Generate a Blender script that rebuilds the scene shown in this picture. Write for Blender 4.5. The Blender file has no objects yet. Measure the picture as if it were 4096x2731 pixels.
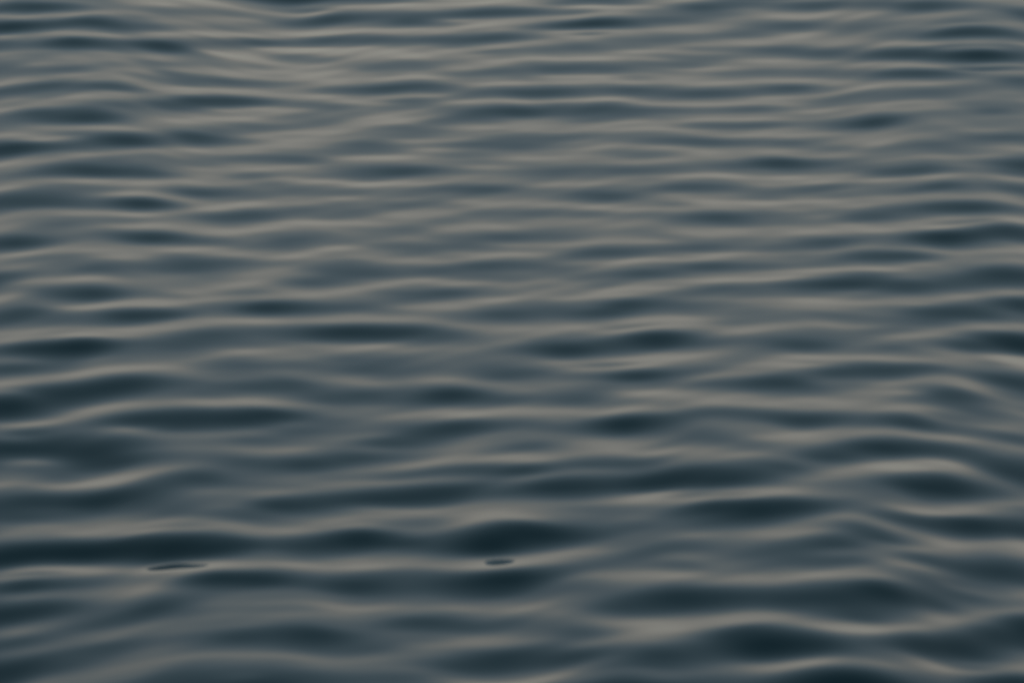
import bpy, math
import numpy as np

# ------------------------------------------------------------------ camera, light, exposure
scene = bpy.context.scene
EYE = 3.0                                   # metres above the mean water level
PITCH = 16.5                                # degrees below the horizon

cam = bpy.data.cameras.new('camera')
cam.sensor_width = 36.0
cam.lens = 300.0
cam.clip_start = 0.1
cam.clip_end = 30000.0
cam.dof.use_dof = True
cam.dof.focus_distance = 12.2
cam.dof.aperture_fstop = 12
cam_ob = bpy.data.objects.new('camera', cam)
cam_ob.location = (0.0, 0.0, EYE)
cam_ob.rotation_euler = (math.radians(90.0 - PITCH), 0.0, 0.0)
scene.collection.objects.link(cam_ob)
scene.camera = cam_ob

SUN_EL, SUN_ROT = 3.0, 180.0                # last sun, low behind the viewer
world = bpy.data.worlds.new('World')
scene.world = world
world.use_nodes = True
nt = world.node_tree
nt.nodes.clear()
out = nt.nodes.new('ShaderNodeOutputWorld')
bg = nt.nodes.new('ShaderNodeBackground')
sky = nt.nodes.new('ShaderNodeTexSky')
sky.sky_type = 'NISHITA'
sky.sun_disc = False
sky.sun_elevation = math.radians(SUN_EL)
sky.sun_rotation = math.radians(SUN_ROT)
tc = nt.nodes.new('ShaderNodeTexCoord')
sep = nt.nodes.new('ShaderNodeSeparateXYZ')
nt.links.new(tc.outputs['Generated'], sep.inputs[0])


def vec_math(op, a, b):
    n = nt.nodes.new('ShaderNodeVectorMath')
    n.operation = op
    for s, v in zip(n.inputs, (a, b)):
        if isinstance(v, tuple):
            s.default_value = v
        else:
            nt.links.new(v, s)
    return n.outputs[0]


# clear dusk sky seen through a thin cloud veil, which is thicker and paler towards the horizon
ramp = nt.nodes.new('ShaderNodeValToRGB')
nt.links.new(sep.outputs['Z'], ramp.inputs['Fac'])
VEIL = [(0.0, (0.2181, 0.3017, 0.3827)), (1.5, (0.2181, 0.3017, 0.3827)), (2.5, (0.3335, 0.3929, 0.4665)), (3.7, (0.4438, 0.4668, 0.5186)), (5, (0.502, 0.4949, 0.5336)), (7.5, (0.5123, 0.4714, 0.4799)), (10, (0.4223, 0.3987, 0.4054)), (12.5, (0.3181, 0.3465, 0.3815)), (17.5, (0.2256, 0.3029, 0.371)), (22, (0.1865, 0.2851, 0.3509)), (29, (0.1644, 0.2783, 0.3458)), (40, (0.1408, 0.2776, 0.3507)), (62, (0.0917, 0.2316, 0.3168)), (90, (0.0784, 0.2101, 0.2907))]
cr = ramp.color_ramp
cr.interpolation = 'LINEAR'
while len(cr.elements) < len(VEIL):
    cr.elements.new(0.5)
for el, (deg, rgb) in zip(cr.elements, VEIL):
    el.position = math.sin(math.radians(deg))
    el.color = (*rgb, 1.0)
both = vec_math('ADD', vec_math('MULTIPLY', sky.outputs[0], (0.08, 0.08, 0.08)), ramp.outputs['Color'])
nt.links.new(both, bg.inputs['Color'])
bg.inputs['Strength'].default_value = 1.0
nt.links.new(bg.outputs[0], out.inputs['Surface'])

sun = bpy.data.lights.new('sun', 'SUN')
sun.energy = 0.5
sun.angle = math.radians(10.0)
sun.color = (1.0, 0.86, 0.70)
sun_ob = bpy.data.objects.new('sun', sun)
sun_ob.rotation_euler = (math.radians(90.0 - SUN_EL), 0.0, 0.0)   # shines towards +Y, away from the viewer
sun_ob.location = (0.0, -20.0, 30.0)
scene.collection.objects.link(sun_ob)

vs = scene.view_settings
vs.view_transform = 'Standard'
vs.look = 'None'
vs.exposure = 0.05
vs.gamma = 1.0
vs.use_curve_mapping = False

# ------------------------------------------------------------------ helpers
def grid_mesh(name, xs, ys, z):
    """A sheet over the lines xs (m) and ys (n) with heights z (n, m)."""
    m, n = len(xs), len(ys)
    co = np.empty((n, m, 3), np.float32)
    co[..., 0] = xs[None, :]
    co[..., 1] = ys[:, None]
    co[..., 2] = z
    i = np.arange(n * m, dtype=np.int32).reshape(n, m)
    q = np.stack([i[:-1, :-1], i[:-1, 1:], i[1:, 1:], i[1:, :-1]], -1).reshape(-1)
    me = bpy.data.meshes.new(name)
    me.vertices.add(n * m)
    me.vertices.foreach_set('co', co.ravel())
    nq = (n - 1) * (m - 1)
    me.loops.add(nq * 4)
    me.loops.foreach_set('vertex_index', q)
    me.polygons.add(nq)
    me.polygons.foreach_set('loop_start', np.arange(0, nq * 4, 4, dtype=np.int32))
    me.polygons.foreach_set('loop_total', np.full(nq, 4, dtype=np.int32))
    me.polygons.foreach_set('use_smooth', np.ones(nq, dtype=bool))
    me.update(calc_edges=True)
    ob = bpy.data.objects.new(name, me)
    scene.collection.objects.link(ob)
    return ob


def solve_tilt(px, py, pt, x0, x1, y0, y1, nx, ny, lam_x, lam_y, mu, base, levels=4):
    """Smooth surface of tilt (degrees) through scattered readings: thin plate, coarse to fine, conjugate gradients."""
    u = None
    for lv in range(levels - 1, -1, -1):
        f = 2 ** lv
        mx, my = max(nx // f, 8), max(ny // f, 8)
        gx = (px - x0) / (x1 - x0) * (mx - 1); gy = (py - y0) / (y1 - y0) * (my - 1)
        ok = (gx >= 0) & (gx < mx - 1.001) & (gy >= 0) & (gy < my - 1.001)
        gx, gy, t = gx[ok], gy[ok], pt[ok] - base
        ix, iy = gx.astype(int), gy.astype(int); fx, fy = gx - ix, gy - iy
        W = np.zeros((my, mx)); B = np.zeros((my, mx))
        for ox in (0, 1):
            for oy in (0, 1):
                w = (fx if ox else 1 - fx) * (fy if oy else 1 - fy)
                np.add.at(W, (iy + oy, ix + ox), w); np.add.at(B, (iy + oy, ix + ox), w * t)
        nz = W > 0.02
        V = np.where(nz, B / np.where(nz, W, 1), 0); W = np.minimum(W, 1.0) * nz; B = W * V
        lx, ly = lam_x / f ** 4, lam_y / f ** 4; lxy = 2 * math.sqrt(lx * ly)
        lx, ly, lxy = max(lx, .02), max(ly, .02), max(lxy, .04)
        def A(v):
            r = (W + mu) * v
            d = v[:, 2:] - 2 * v[:, 1:-1] + v[:, :-2]; d *= lx
            r[:, 2:] += d; r[:, :-2] += d; r[:, 1:-1] -= 2 * d
            d = v[2:] - 2 * v[1:-1] + v[:-2]; d *= ly
            r[2:] += d; r[:-2] += d; r[1:-1] -= 2 * d
            d = v[1:, 1:] - v[1:, :-1] - v[:-1, 1:] + v[:-1, :-1]; d *= lxy
            r[1:, 1:] += d; r[:-1, :-1] += d; r[1:, :-1] -= d; r[:-1, 1:] -= d
            return r
        if u is None:
            u = np.zeros((my, mx))
        else:
            q = np.linspace(0, u.shape[1] - 1, mx); p = np.linspace(0, u.shape[0] - 1, my)
            i = np.minimum(q.astype(int), u.shape[1] - 2); u = u[:, i] + (u[:, i + 1] - u[:, i]) * (q - i)
            i = np.minimum(p.astype(int), u.shape[0] - 2); u = u[i] + (u[i + 1] - u[i]) * (p - i)[:, None]
        M = 1 / (W + mu + 6 * lx + 6 * ly + 4 * lxy)
        r = B - A(u); z = M * r; d = z.copy(); rz = (r * z).sum()
        for k in range((400, 300, 200, 120, 120)[levels - 1 - lv] if levels <= 5 else 150):
            q = A(d); a = rz / (d * q).sum(); u = u + a * d; r -= a * q; z = M * r
            rn = (r * z).sum(); d = z + rn / rz * d; rz = rn
    return u + base


def tilt_to_height(t, dx, dy, k0, kxw):
    """Height whose rise away from the viewer's shore is tan(tilt), least squares, plus the slow heave of each strip."""
    s = np.tan(np.radians(t))
    ny, nx = s.shape
    k = np.exp(-0.5 * (np.arange(-40, 41) * dx / 0.05) ** 2)
    heave = np.convolve(np.pad(s.mean(0), 40, mode='edge'), k / k.sum(), 'valid')   # mean slope of each strip of water
    s = s - heave[None, :]
    s = np.pad(s, ((ny // 4, ny // 4), (nx // 4, nx // 4)), mode='reflect')
    m = ny // 5
    wy = np.ones(s.shape[0]); wx = np.ones(s.shape[1])
    wy[:m] = np.sin(np.linspace(0, np.pi / 2, m)) ** 2
    wy[-m:] = np.cos(np.linspace(0, np.pi / 2, m)) ** 2
    m = nx // 5
    wx[:m] = np.sin(np.linspace(0, np.pi / 2, m)) ** 2
    wx[-m:] = np.cos(np.linspace(0, np.pi / 2, m)) ** 2
    s = s * wy[:, None] * wx[None, :]
    ky = np.fft.fftfreq(s.shape[0], dy)[:, None] * 2 * np.pi; kx = np.fft.rfftfreq(s.shape[1], dx)[None, :] * 2 * np.pi
    H = -1j * ky * np.fft.rfft2(s) / (ky ** 2 + k0 ** 2 + kxw * kx ** 2)
    h = np.fft.irfft2(H, s=s.shape)
    return h[ny // 4:ny // 4 + ny, nx // 4:nx // 4 + nx], heave


# ------------------------------------------------------------------ the waves
# Every line is one wave feature (a face, a crest or a trough) followed along its length:
# metres to the right (mm), metres out from the viewer (mm), tilt of the water towards the viewer (tenths of a degree).
WAVES = """
-729,11778,41 -689,11771,117 -658,11758,70 -628,11745,18 -589,11767,-5
-731,11815,-12 -691,11797,2 -620,11786,-25 -560,11818,-16
-726,11726,-24 -679,11720,-34 -617,11708,-39 -572,11749,-34 -529,11815,-43 -470,11891,-46 -409,11946,-33 -382,11981,-23
-371,11993,32 -373,11994,29
-723,11675,182 -676,11670,88 -630,11667,28 -588,11683,119 -562,11681,26 -538,11668,26 -508,11682,-13 -470,11709,4 -434,11762,-4 -404,11781,19 -366,11827,11
-519,11756,-7 -497,11795,-7 -467,11822,21 -429,11856,-3 -399,11878,12 -373,11905,-1
-502,11735,-34 -450,11789,-37 -390,11851,-31 -368,11877,-27
-721,11638,-30 -681,11616,-21 -653,11613,-31 -612,11605,-38 -566,11614,-38 -543,11613,-39 -491,11655,-44 -432,11709,-50 -365,11786,-44
-718,11600,53 -679,11582,10 -644,11574,35 -613,11573,129 -572,11573,14 -527,11597,44 -490,11605,122 -474,11606,99 -453,11638,50 -416,11681,43 -363,11733,120
-654,11536,-14 -615,11523,-3 -585,11531,-21
-715,11532,-15 -684,11535,-27 -664,11532,-22
-710,11458,23 -687,11445,16
-697,11490,0 -682,11492,-3
-660,11455,-37 -620,11470,-31 -576,11493,-40 -532,11523,-43 -472,11550,-40
-436,11607,-44 -414,11623,-42 -362,11680,-43
-397,11591,-39 -368,11610,-22
-663,11422,-15 -632,11414,26 -596,11430,1 -559,11455,-22 -515,11495,-17 -486,11511,5 -441,11532,-6 -396,11554,-11 -359,11576,-6
-707,11401,-10 -653,11384,-30 -600,11371,-42 -557,11401,-37 -528,11438,-42 -499,11465,-43
-469,11468,-40 -410,11495,-38 -357,11515,-45
-490,11458,30 -482,11461,43 -476,11464,23
-617,11373,5 -608,11373,8
-704,11354,-29 -682,11367,-22
-570,11362,-43 -519,11401,-40
-702,11322,100 -680,11320,-10 -658,11335,22 -631,11335,45 -598,11322,-3 -568,11318,24 -541,11318,42 -509,11332,14 -482,11339,-4
-497,11412,-5 -453,11433,11 -408,11447,2 -378,11460,25 -356,11475,22
-451,11396,1 -392,11420,-4
-700,11274,-25 -639,11257,-27 -587,11254,-29 -551,11270,-42 -493,11326,-44 -435,11355,-49 -391,11391,-43 -354,11428,-42
-668,11236,-27 -608,11227,-37
-581,11220,-24 -548,11224,-2 -505,11249,-1 -462,11287,40 -434,11320,139 -404,11343,105 -353,11373,69
-504,11221,-10 -475,11241,-8
-673,11191,-10 -643,11191,59 -613,11177,17 -582,11156,111 -560,11151,76 -534,11155,2 -504,11157,-1
-692,11134,11 -662,11136,-22 -603,11129,-14
-697,11224,-9 -686,11200,-24
-493,11141,-38 -473,11174,-39 -438,11222,-42 -394,11236,-40 -350,11263,-45
-410,11269,-26 -373,11284,-14
-410,11293,-39 -352,11330,-35
-689,11093,-18 -644,11078,-36 -601,11099,-39 -558,11101,-32 -514,11107,-46 -471,11140,-45
-601,11082,13 -586,11081,18 -550,11085,-28
-657,11047,-42 -628,11036,-44 -600,11060,-44
-685,11024,67 -663,11016,168 -633,11002,33 -597,11013,29 -555,11050,39 -526,11055,81 -504,11050,124 -476,11078,13 -441,11126,79 -413,11147,14 -385,11186,-6 -349,11224,-2
-368,11130,-11 -353,11132,-2
-376,11157,-25 -354,11162,-21
-682,10961,-29 -637,10940,-35 -594,10955,-39 -552,10975,-32 -495,11006,-38 -439,11060,-39 -396,11076,-36 -344,11082,-46
-680,10931,-27 -665,10918,-32
-593,10936,-20 -551,10956,-8 -509,10981,-3
-634,10889,-20 -592,10905,32 -563,10907,71 -520,10923,6 -492,10943,-3 -464,10952,-13 -422,11005,-3 -379,11024,-4 -343,11019,-15
-428,10952,-42 -341,10974,-44
-371,11999,16 -340,12016,91 -308,12019,157 -277,12006,39 -237,11986,-9
-213,11980,-2 -181,11974,20 -150,11972,0
-370,11960,-36 -347,11972,-39 -323,11984,-31 -276,11969,-28 -228,11946,-35 -181,11943,-34 -134,11941,-33 -87,11942,-32 0,11922,-32
-342,11957,38 -323,11961,-37 -299,11957,40 -275,11948,21 -244,11933,7
-338,11939,-25 -307,11942,-25 -275,11932,-32
-368,11898,-18 -359,11900,-17
-366,11833,12 -336,11875,14 -298,11890,29 -266,11892,100 -235,11880,52 -211,11862,11 -180,11851,27 -156,11847,72 -133,11842,39 -109,11836,15 -86,11828,-8
-118,11894,6 -86,11888,19 -47,11876,53 0,11881,31
-94,11852,-30 -55,11827,-33 0,11810,-32
-365,11782,-39 -319,11820,-35 -257,11826,-32 -194,11798,-35 -132,11786,-33 -86,11787,-33 0,11769,-33
-363,11735,106 -336,11761,20 -310,11767,-3 -279,11780,31 -253,11767,54 -225,11760,26 -178,11748,23 -132,11736,14 -85,11726,22 -39,11716,39 0,11714,34
-178,11713,1 -85,11700,2
-362,11691,-44 -332,11726,-41 -270,11717,-36 -224,11700,-32 -177,11676,-29 -131,11670,-34 -85,11650,-34 0,11657,-34
-326,11716,12 -315,11722,17
-222,11628,-37 -176,11626,-35 -100,11623,-34 -38,11624,-34
-46,11647,14 -29,11645,24 -11,11646,14
-354,11663,-23 -331,11666,-5 -311,11666,-6 -284,11651,-5 -261,11634,-2 -238,11635,-21
-359,11569,-14 -347,11578,-16
-314,11599,-34 -283,11599,-31
-358,11540,-44 -312,11540,-42 -266,11514,-39 -227,11473,-38 -190,11495,-36 -129,11490,-35 -91,11503,-34
-84,11550,-34 -46,11575,-34 0,11565,-33
-229,11591,-19 -198,11565,8 -175,11552,29 -145,11568,0 -115,11583,10 -84,11588,-4
-356,11480,8 -333,11482,1 -306,11488,-10
-298,11449,-26 -279,11439,-7 -249,11434,1 -219,11428,22 -181,11434,50 -144,11439,63 -113,11447,32 -91,11445,13 -68,11434,-6
-354,11428,-45 -317,11442,-39 -286,11396,-41 -248,11382,-34 -218,11364,-38 -187,11347,-37
-165,11382,-36 -128,11389,-35 -83,11381,-35
-173,11364,10 -150,11366,28 -125,11370,14
-76,11507,-12 -46,11501,1 0,11508,2
-68,11459,-35 -23,11432,-35 0,11420,-35
-68,11403,-8 -38,11388,12 0,11383,32
-53,11349,-35 -23,11332,-35 0,11332,-35
-104,11246,-3 -82,11262,3 -60,11276,5 -37,11289,40 0,11286,59
-52,11244,-1 -22,11254,15
-353,11363,2 -335,11374,17 -318,11365,-10 -300,11352,-11 -277,11343,9 -262,11335,20 -235,11328,-4 -209,11311,-23 -187,11311,-24 -157,11329,-5 -135,11333,10 -105,11320,-15
-351,11322,-46 -322,11337,-44 -299,11312,-29
-348,11218,-17 -326,11222,-15 -305,11245,-23 -260,11223,-9 -223,11248,-10
-350,11271,-26 -341,11270,-31
-347,11168,-44 -302,11153,-42 -273,11153,-42 -244,11171,-37 -215,11203,-39 -186,11232,-38 -149,11253,-37 -119,11266,-36
-163,11204,-9 -141,11207,12 -118,11198,7 -89,11179,6
-74,11196,-36 -37,11190,-36 0,11208,-36
-24,11176,16 -5,11179,18
-125,11136,-37 -81,11137,-37 -37,11157,-36
-103,11103,-7 -66,11103,8 -30,11114,5 0,11126,12
-125,11078,-36 -81,11066,-31
-80,11037,-3 -59,11035,-9
-22,11046,-20 0,11034,-21
-242,11096,-17 -220,11113,-1 -198,11101,10 -176,11095,14 -154,11073,0
-177,11153,-3 -158,11159,-10
-220,11064,-15 -190,11065,-7
-344,11082,-47 -316,11109,-44 -272,11135,-42
-343,11030,-13 -307,11032,6 -285,11034,0 -255,11007,-3 -233,10998,-26
-341,10974,-37 -298,10979,-44
-226,11017,-40 -182,11027,-36 -139,11031,-38 -109,11013,-37
-225,10962,-17 -196,10972,11 -167,10968,24 -124,10974,22 -95,10975,-6
-51,10976,-35 0,10981,-23
0,11922,-32 31,11928,-32
63,11927,22 110,11921,1 149,11918,10 180,11930,6
63,11909,-20 94,11900,-31 149,11884,-34 188,11899,-35 219,11917,-36 267,11946,-35
0,11871,24 23,11865,20 55,11864,5 94,11861,20 117,11856,-1
0,11810,-25 47,11824,-33 93,11825,-34 132,11835,-34 172,11872,-35
15,11772,-4 47,11779,25 85,11790,79 116,11792,162 147,11792,70 179,11806,24 218,11832,8 265,11832,-3
235,11884,11 258,11899,45 279,11897,51 297,11883,3 320,11861,-5
163,11778,10 186,11786,4
298,11933,21 330,11934,6 369,11925,1
336,11892,-18 360,11885,-16
312,11836,-28 366,11837,-18
5,11765,-28 12,11751,-31
70,11757,-32 108,11755,-34 147,11750,-35 201,11757,-37 263,11771,-34 310,11786,-36
91,11737,22 111,11739,48 128,11741,21
62,11727,-29 100,11724,-34 139,11724,-32
0,11717,27 23,11712,27 46,11713,-7
0,11657,-34 31,11686,-34 69,11712,-31
15,11621,-14 46,11637,8 77,11662,7 100,11670,9 123,11662,6 146,11639,-9
69,11626,-5 100,11632,-1
146,11702,-17 177,11692,0 200,11694,0 231,11715,1 270,11727,-2 317,11730,2 348,11730,-8
326,11790,3 365,11781,8
200,11671,-18 223,11668,-17
169,11633,-35 199,11631,-36 237,11621,-37
246,11688,-37 292,11686,-41 362,11679,-38
246,11656,-3 284,11644,-13 322,11638,-12 360,11637,3
0,11580,-34 46,11582,-34 92,11584,-35 137,11573,-36 183,11582,-37
214,11582,-24 241,11591,-6 263,11597,-21
8,11525,3 30,11529,19 61,11526,24 91,11527,24 122,11527,11 152,11530,11 182,11536,-7 213,11526,-15 243,11536,3 274,11559,-16 297,11567,-25
5,11485,-4 23,11483,1
38,11469,-23 68,11478,-30 114,11482,-35 151,11474,-15
258,11498,-40 289,11537,-35 335,11566,-31
0,11442,-35 45,11443,-35 90,11435,-34 136,11434,-37 196,11453,-38 242,11469,-40
15,11419,3 33,11419,-3
280,11489,-12 318,11489,-8 356,11489,-12
264,11417,-37 302,11437,-42 355,11449,-35
0,11378,32 23,11381,42 50,11382,67 78,11380,30 105,11377,3 135,11385,6 165,11389,27 195,11379,11 225,11371,18 255,11372,18 285,11368,25 315,11369,9 338,11396,-8 353,11391,2
0,11332,-35 45,11337,-36 90,11339,-36 135,11326,-37 172,11327,-38 209,11310,-39 254,11308,-41 299,11315,-39 351,11325,-47
52,11323,4 75,11321,10
134,11314,6 146,11315,6
0,11284,98 30,11286,54 60,11291,24 89,11290,15 119,11283,42 141,11267,25 163,11255,-2 186,11267,-2 216,11275,17 246,11276,-10 283,11274,-14 313,11278,4 350,11273,9
82,11231,13 104,11234,0 134,11241,-5
0,11223,-31 45,11243,-36 67,11230,-37
74,11191,-36 118,11192,-38 163,11190,-38 192,11203,-39 237,11231,-41 282,11234,-43 349,11228,-47
0,11177,-36 30,11183,-37
47,11186,-7 59,11184,-8
237,11197,-18 266,11183,-4 303,11179,3 347,11178,0
162,11155,-39 206,11162,-37 243,11154,-41
294,11125,-44 346,11124,-47
59,11148,-18 81,11140,-5 110,11134,-3 140,11132,-24
0,11126,22 22,11121,13 44,11104,0 73,11081,-9
147,11100,-22 176,11105,2 206,11109,-6 235,11113,1 257,11102,13 279,11091,9 307,11076,1 344,11068,-17
88,11103,-32 125,11089,-36
168,11061,-30 205,11065,-34 248,11042,-42 292,11034,-44 343,11026,-48
124,11027,-17 153,11012,-10 182,11016,-12 211,11020,-25
0,11040,-37 44,11029,-38 87,11017,-38 116,10991,-39 145,10978,-40 218,10991,-40
15,10984,-17 51,10971,2 87,10961,0 130,10942,8 174,10938,1 217,10956,-20
246,10951,-8 275,10959,-7 312,10970,8 341,10972,45
368,11907,-4 415,11909,23 461,11885,62 506,11833,34 551,11794,46 588,11763,72 618,11741,16 649,11735,0 672,11741,-19
416,11931,-11 522,11847,-25 627,11773,-28
696,11751,-12 719,11756,-15
693,11699,-12 725,11712,78
366,11833,-45 406,11848,-35 460,11840,-40 519,11773,-39 563,11724,-40 623,11678,-26 668,11670,-20
596,11667,-5 621,11650,5 652,11644,17
591,11652,-40 636,11634,-38 682,11641,-23 721,11654,-12
373,11786,1 404,11787,35 434,11769,1 478,11712,11 501,11695,-6 531,11694,-6 551,11680,-23
387,11737,-34 425,11727,-37 454,11671,-37 482,11623,-37 526,11566,-38 570,11543,-42 616,11542,-38 661,11532,-32 715,11549,-26
363,11724,-15 372,11720,-1
362,11683,-31 408,11672,-30 444,11627,-41
506,11640,-11 536,11617,-18 558,11609,-18 588,11601,22 619,11597,103 649,11592,82 679,11588,65 718,11604,27
593,11532,13 603,11530,57 623,11527,16 660,11519,15 707,11536,27
600,11519,-41 675,11512,-35
360,11637,8 391,11631,9 413,11609,25 443,11589,28 472,11559,7 502,11534,40 531,11513,71 568,11497,45 606,11487,64 636,11483,159 658,11480,182 681,11480,90 712,11489,27
635,11464,72 680,11462,55
359,11600,-29 382,11591,-18
357,11534,-27 396,11545,-46 434,11542,-45 463,11524,-45 492,11486,-43 536,11451,-46 580,11434,-44 603,11426,-39
641,11433,-35 709,11438,-29
617,11419,17 647,11415,114 677,11414,55 708,11424,48
617,11409,-39 654,11404,-36 707,11412,-30
433,11530,0 456,11519,-5
356,11495,-13 402,11490,-5 447,11476,-2 475,11443,1 505,11426,16 535,11416,37 564,11401,62 594,11394,30 623,11389,21 653,11383,-16
704,11353,48 681,11350,9 658,11333,-1 635,11322,-15
355,11449,-35 393,11447,-41 430,11422,-45 451,11399,-50 487,11355,-40 517,11349,-35 548,11370,-40 592,11356,-40 629,11355,-32
353,11391,-3 384,11403,38 406,11400,26 428,11385,-10 446,11369,-28
352,11333,-42 382,11340,-48 412,11346,-34
403,11309,-20 433,11317,-9 463,11312,-13 492,11298,-5 529,11289,-8 566,11285,-15 604,11295,3 619,11305,-6
647,11273,-23 700,11280,-18
350,11279,-10 372,11272,-18
401,11255,-46 453,11252,-39 497,11228,-39 555,11201,-44 599,11208,-36
625,11194,-13 650,11178,41 680,11194,-2 696,11209,2
349,11228,-29 357,11225,-32
347,11184,0 369,11181,-3 399,11189,-17 429,11192,-12 458,11171,-12 486,11154,137 508,11151,66 530,11149,-18 559,11145,-21 589,11146,-35
427,11135,-7 449,11139,-16 471,11135,-18
534,11077,-20 564,11085,-29 594,11103,-23
670,11149,-21 692,11150,-20
646,11105,-16 689,11099,-13
346,11131,-47 383,11139,-50 411,11102,-36 447,11077,-45 482,11038,-47 518,11045,-37 563,11055,-38 608,11078,-33 651,11073,-34
344,11074,-4 373,11072,24 395,11067,-1 409,11043,-15 427,11031,-2 445,11025,-9 462,11012,-28
479,10981,-24 501,10988,-14 530,10990,-5 567,10991,-1 597,11013,-10 620,11037,0 649,11037,25 686,11036,27
573,10971,-12 617,10975,-15
342,11016,-48 379,11022,-49 415,10996,-45 450,10974,-46
514,10945,-36 557,10939,-31 600,10931,-34 644,10943,-34
639,10991,-37 683,10996,-24
341,10972,84 363,10969,96 391,10956,28 427,10940,11 456,10937,-16 484,10929,-25 512,10902,-22 547,10887,23 576,10883,-22 605,10878,-31 641,10884,3 678,10901,118
-677,10878,10 -648,10876,-7 -612,10879,23 -577,10889,67 -534,10896,52 -505,10890,25 -476,10890,34 -448,10915,6
-419,10914,-42 -405,10925,-35
-383,10917,-8 -354,10919,-6 -340,10922,-15
-672,10797,-30 -630,10819,-33 -588,10831,-35 -560,10850,-37 -532,10865,-46 -510,10846,-39 -474,10848,-42 -439,10880,-50 -389,10876,-42 -339,10895,-33
-593,10814,-19 -575,10819,-15
-669,10748,63 -641,10745,38 -613,10756,21 -585,10778,19 -557,10790,-6 -537,10812,-14 -509,10821,-9
-640,10728,45 -597,10727,42 -555,10730,22
-531,10783,-47 -500,10788,-43 -471,10783,-45 -443,10781,-33
-541,10735,-15 -512,10741,44 -487,10741,154 -462,10736,84 -444,10736,6 -427,10743,-20
-455,10811,-3 -433,10822,24 -409,10818,35 -387,10818,24 -366,10824,6 -337,10836,0
-665,10674,-23 -622,10664,-43 -595,10682,-45 -552,10676,-45 -510,10688,-43 -475,10688,-32 -440,10694,-20
-601,10659,-21 -574,10662,-16
-433,10699,-42 -406,10736,-53 -371,10762,-51 -336,10781,-48
-425,10683,-8 -404,10683,7 -376,10697,25 -355,10710,27 -334,10725,46
-613,10623,-4 -585,10625,21 -557,10629,-3 -529,10635,-21 -495,10659,-12 -467,10663,-12
-555,10602,-23 -527,10600,-15
-662,10627,-24 -647,10598,-43
-500,10609,-40 -465,10617,-41 -430,10631,-52 -395,10627,-53 -332,10638,-48
-658,10545,70 -632,10538,119 -608,10540,33 -581,10556,-10 -547,10568,-11 -511,10560,-2 -484,10566,67 -456,10568,110 -435,10569,35 -407,10570,-2 -378,10561,-16 -329,10565,-18
-654,10487,-35 -620,10495,-36 -586,10509,-33 -544,10509,-38 -515,10481,-30 -487,10481,-39 -453,10507,-41 -418,10504,-51 -377,10509,-53 -328,10501,-38
-457,10492,-7 -437,10492,-6
-513,10449,-46 -486,10464,-43
-638,10446,-24 -604,10456,-8 -569,10457,10 -542,10469,-10
-651,10426,-23 -594,10409,-33
-649,10389,32 -620,10380,14 -586,10386,-11 -552,10390,11 -531,10392,42 -504,10399,12 -477,10419,1 -444,10445,12 -403,10452,28 -375,10446,5 -347,10434,-1 -326,10454,9
-462,10385,-27 -421,10390,-15 -386,10387,-12
-618,10342,-42 -591,10339,-37 -549,10338,-37 -522,10334,-38 -494,10332,-32
-646,10343,40 -638,10341,24
-474,10346,-18 -440,10339,-27 -399,10347,-26
-371,10328,-39 -323,10334,-50
-418,10309,-42 -390,10286,-55 -362,10265,-51
-356,10296,-18 -321,10289,-1
-603,10303,29 -575,10291,11 -547,10284,54 -526,10279,128 -505,10276,72 -485,10278,3 -465,10277,-14 -437,10283,-21 -410,10279,-9
-546,10259,34 -518,10259,91
-643,10288,-25 -622,10280,-40
-639,10224,11 -618,10213,58 -597,10208,57 -576,10186,21
-637,10190,31 -616,10183,71
-564,10218,-50 -530,10221,-34 -490,10227,-47 -449,10228,-55 -415,10239,-41
-388,10237,-19 -360,10223,-16 -340,10219,32 -319,10221,98
-534,10165,7 -508,10174,23 -481,10180,126 -454,10179,52 -427,10186,87 -407,10186,14 -386,10184,-21 -366,10188,-27
-526,10141,18 -500,10146,12
-633,10123,-27 -593,10120,-29 -566,10116,-31 -524,10098,-29 -484,10110,-36 -445,10133,-35 -405,10149,-51 -365,10158,-54 -318,10174,-43
-604,10089,-27 -537,10076,-40 -470,10085,-48
-562,10055,-6 -522,10053,153 -495,10055,14
-436,10085,-17 -403,10088,1 -376,10093,31 -350,10100,4 -316,10113,1
-340,10925,2 -325,10922,-4
-296,10919,-44 -267,10898,-41 -238,10882,-37 -202,10873,-40 -166,10903,-39 -123,10908,-38 -80,10908,-38 -36,10900,-38 -7,10895,-26
-261,10933,-28 -232,10932,-9 -203,10937,14 -181,10951,32 -152,10953,63 -123,10952,34 -87,10949,-3 -51,10940,-15 0,10934,-21
-338,10846,-18 -316,10858,-10 -295,10864,-22 -281,10871,-30
-268,10837,-27 -251,10835,-4 -234,10833,-5 -211,10829,-23 -179,10835,-10 -151,10844,-10 -115,10865,6 -94,10863,-9 -65,10861,15 -43,10853,32 -22,10848,30 0,10846,10
-336,10775,-46 -314,10788,-46 -296,10794,-27
-250,10796,-26 -222,10791,-41 -193,10789,-33 -165,10801,-26 -122,10819,-23 -93,10830,-22
-334,10718,-3 -313,10719,4 -291,10714,-13 -263,10712,-21 -249,10730,-17 -221,10732,-3 -192,10741,0 -164,10766,-4 -136,10773,0 -114,10782,10 -93,10790,-3 -82,10789,-14
-241,10702,-12 -213,10706,-5
-332,10652,-35 -304,10666,-46 -269,10665,-45 -233,10655,-43 -198,10654,-42 -163,10688,-41 -135,10706,-40 -100,10737,-39 -78,10734,-32
-72,10783,-35 -43,10788,-39 0,10785,-39
-64,10707,-17 -43,10724,-17 -21,10726,-9 0,10723,-9
-99,10631,-40 -64,10630,-39 -35,10638,-39 0,10652,-40
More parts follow.
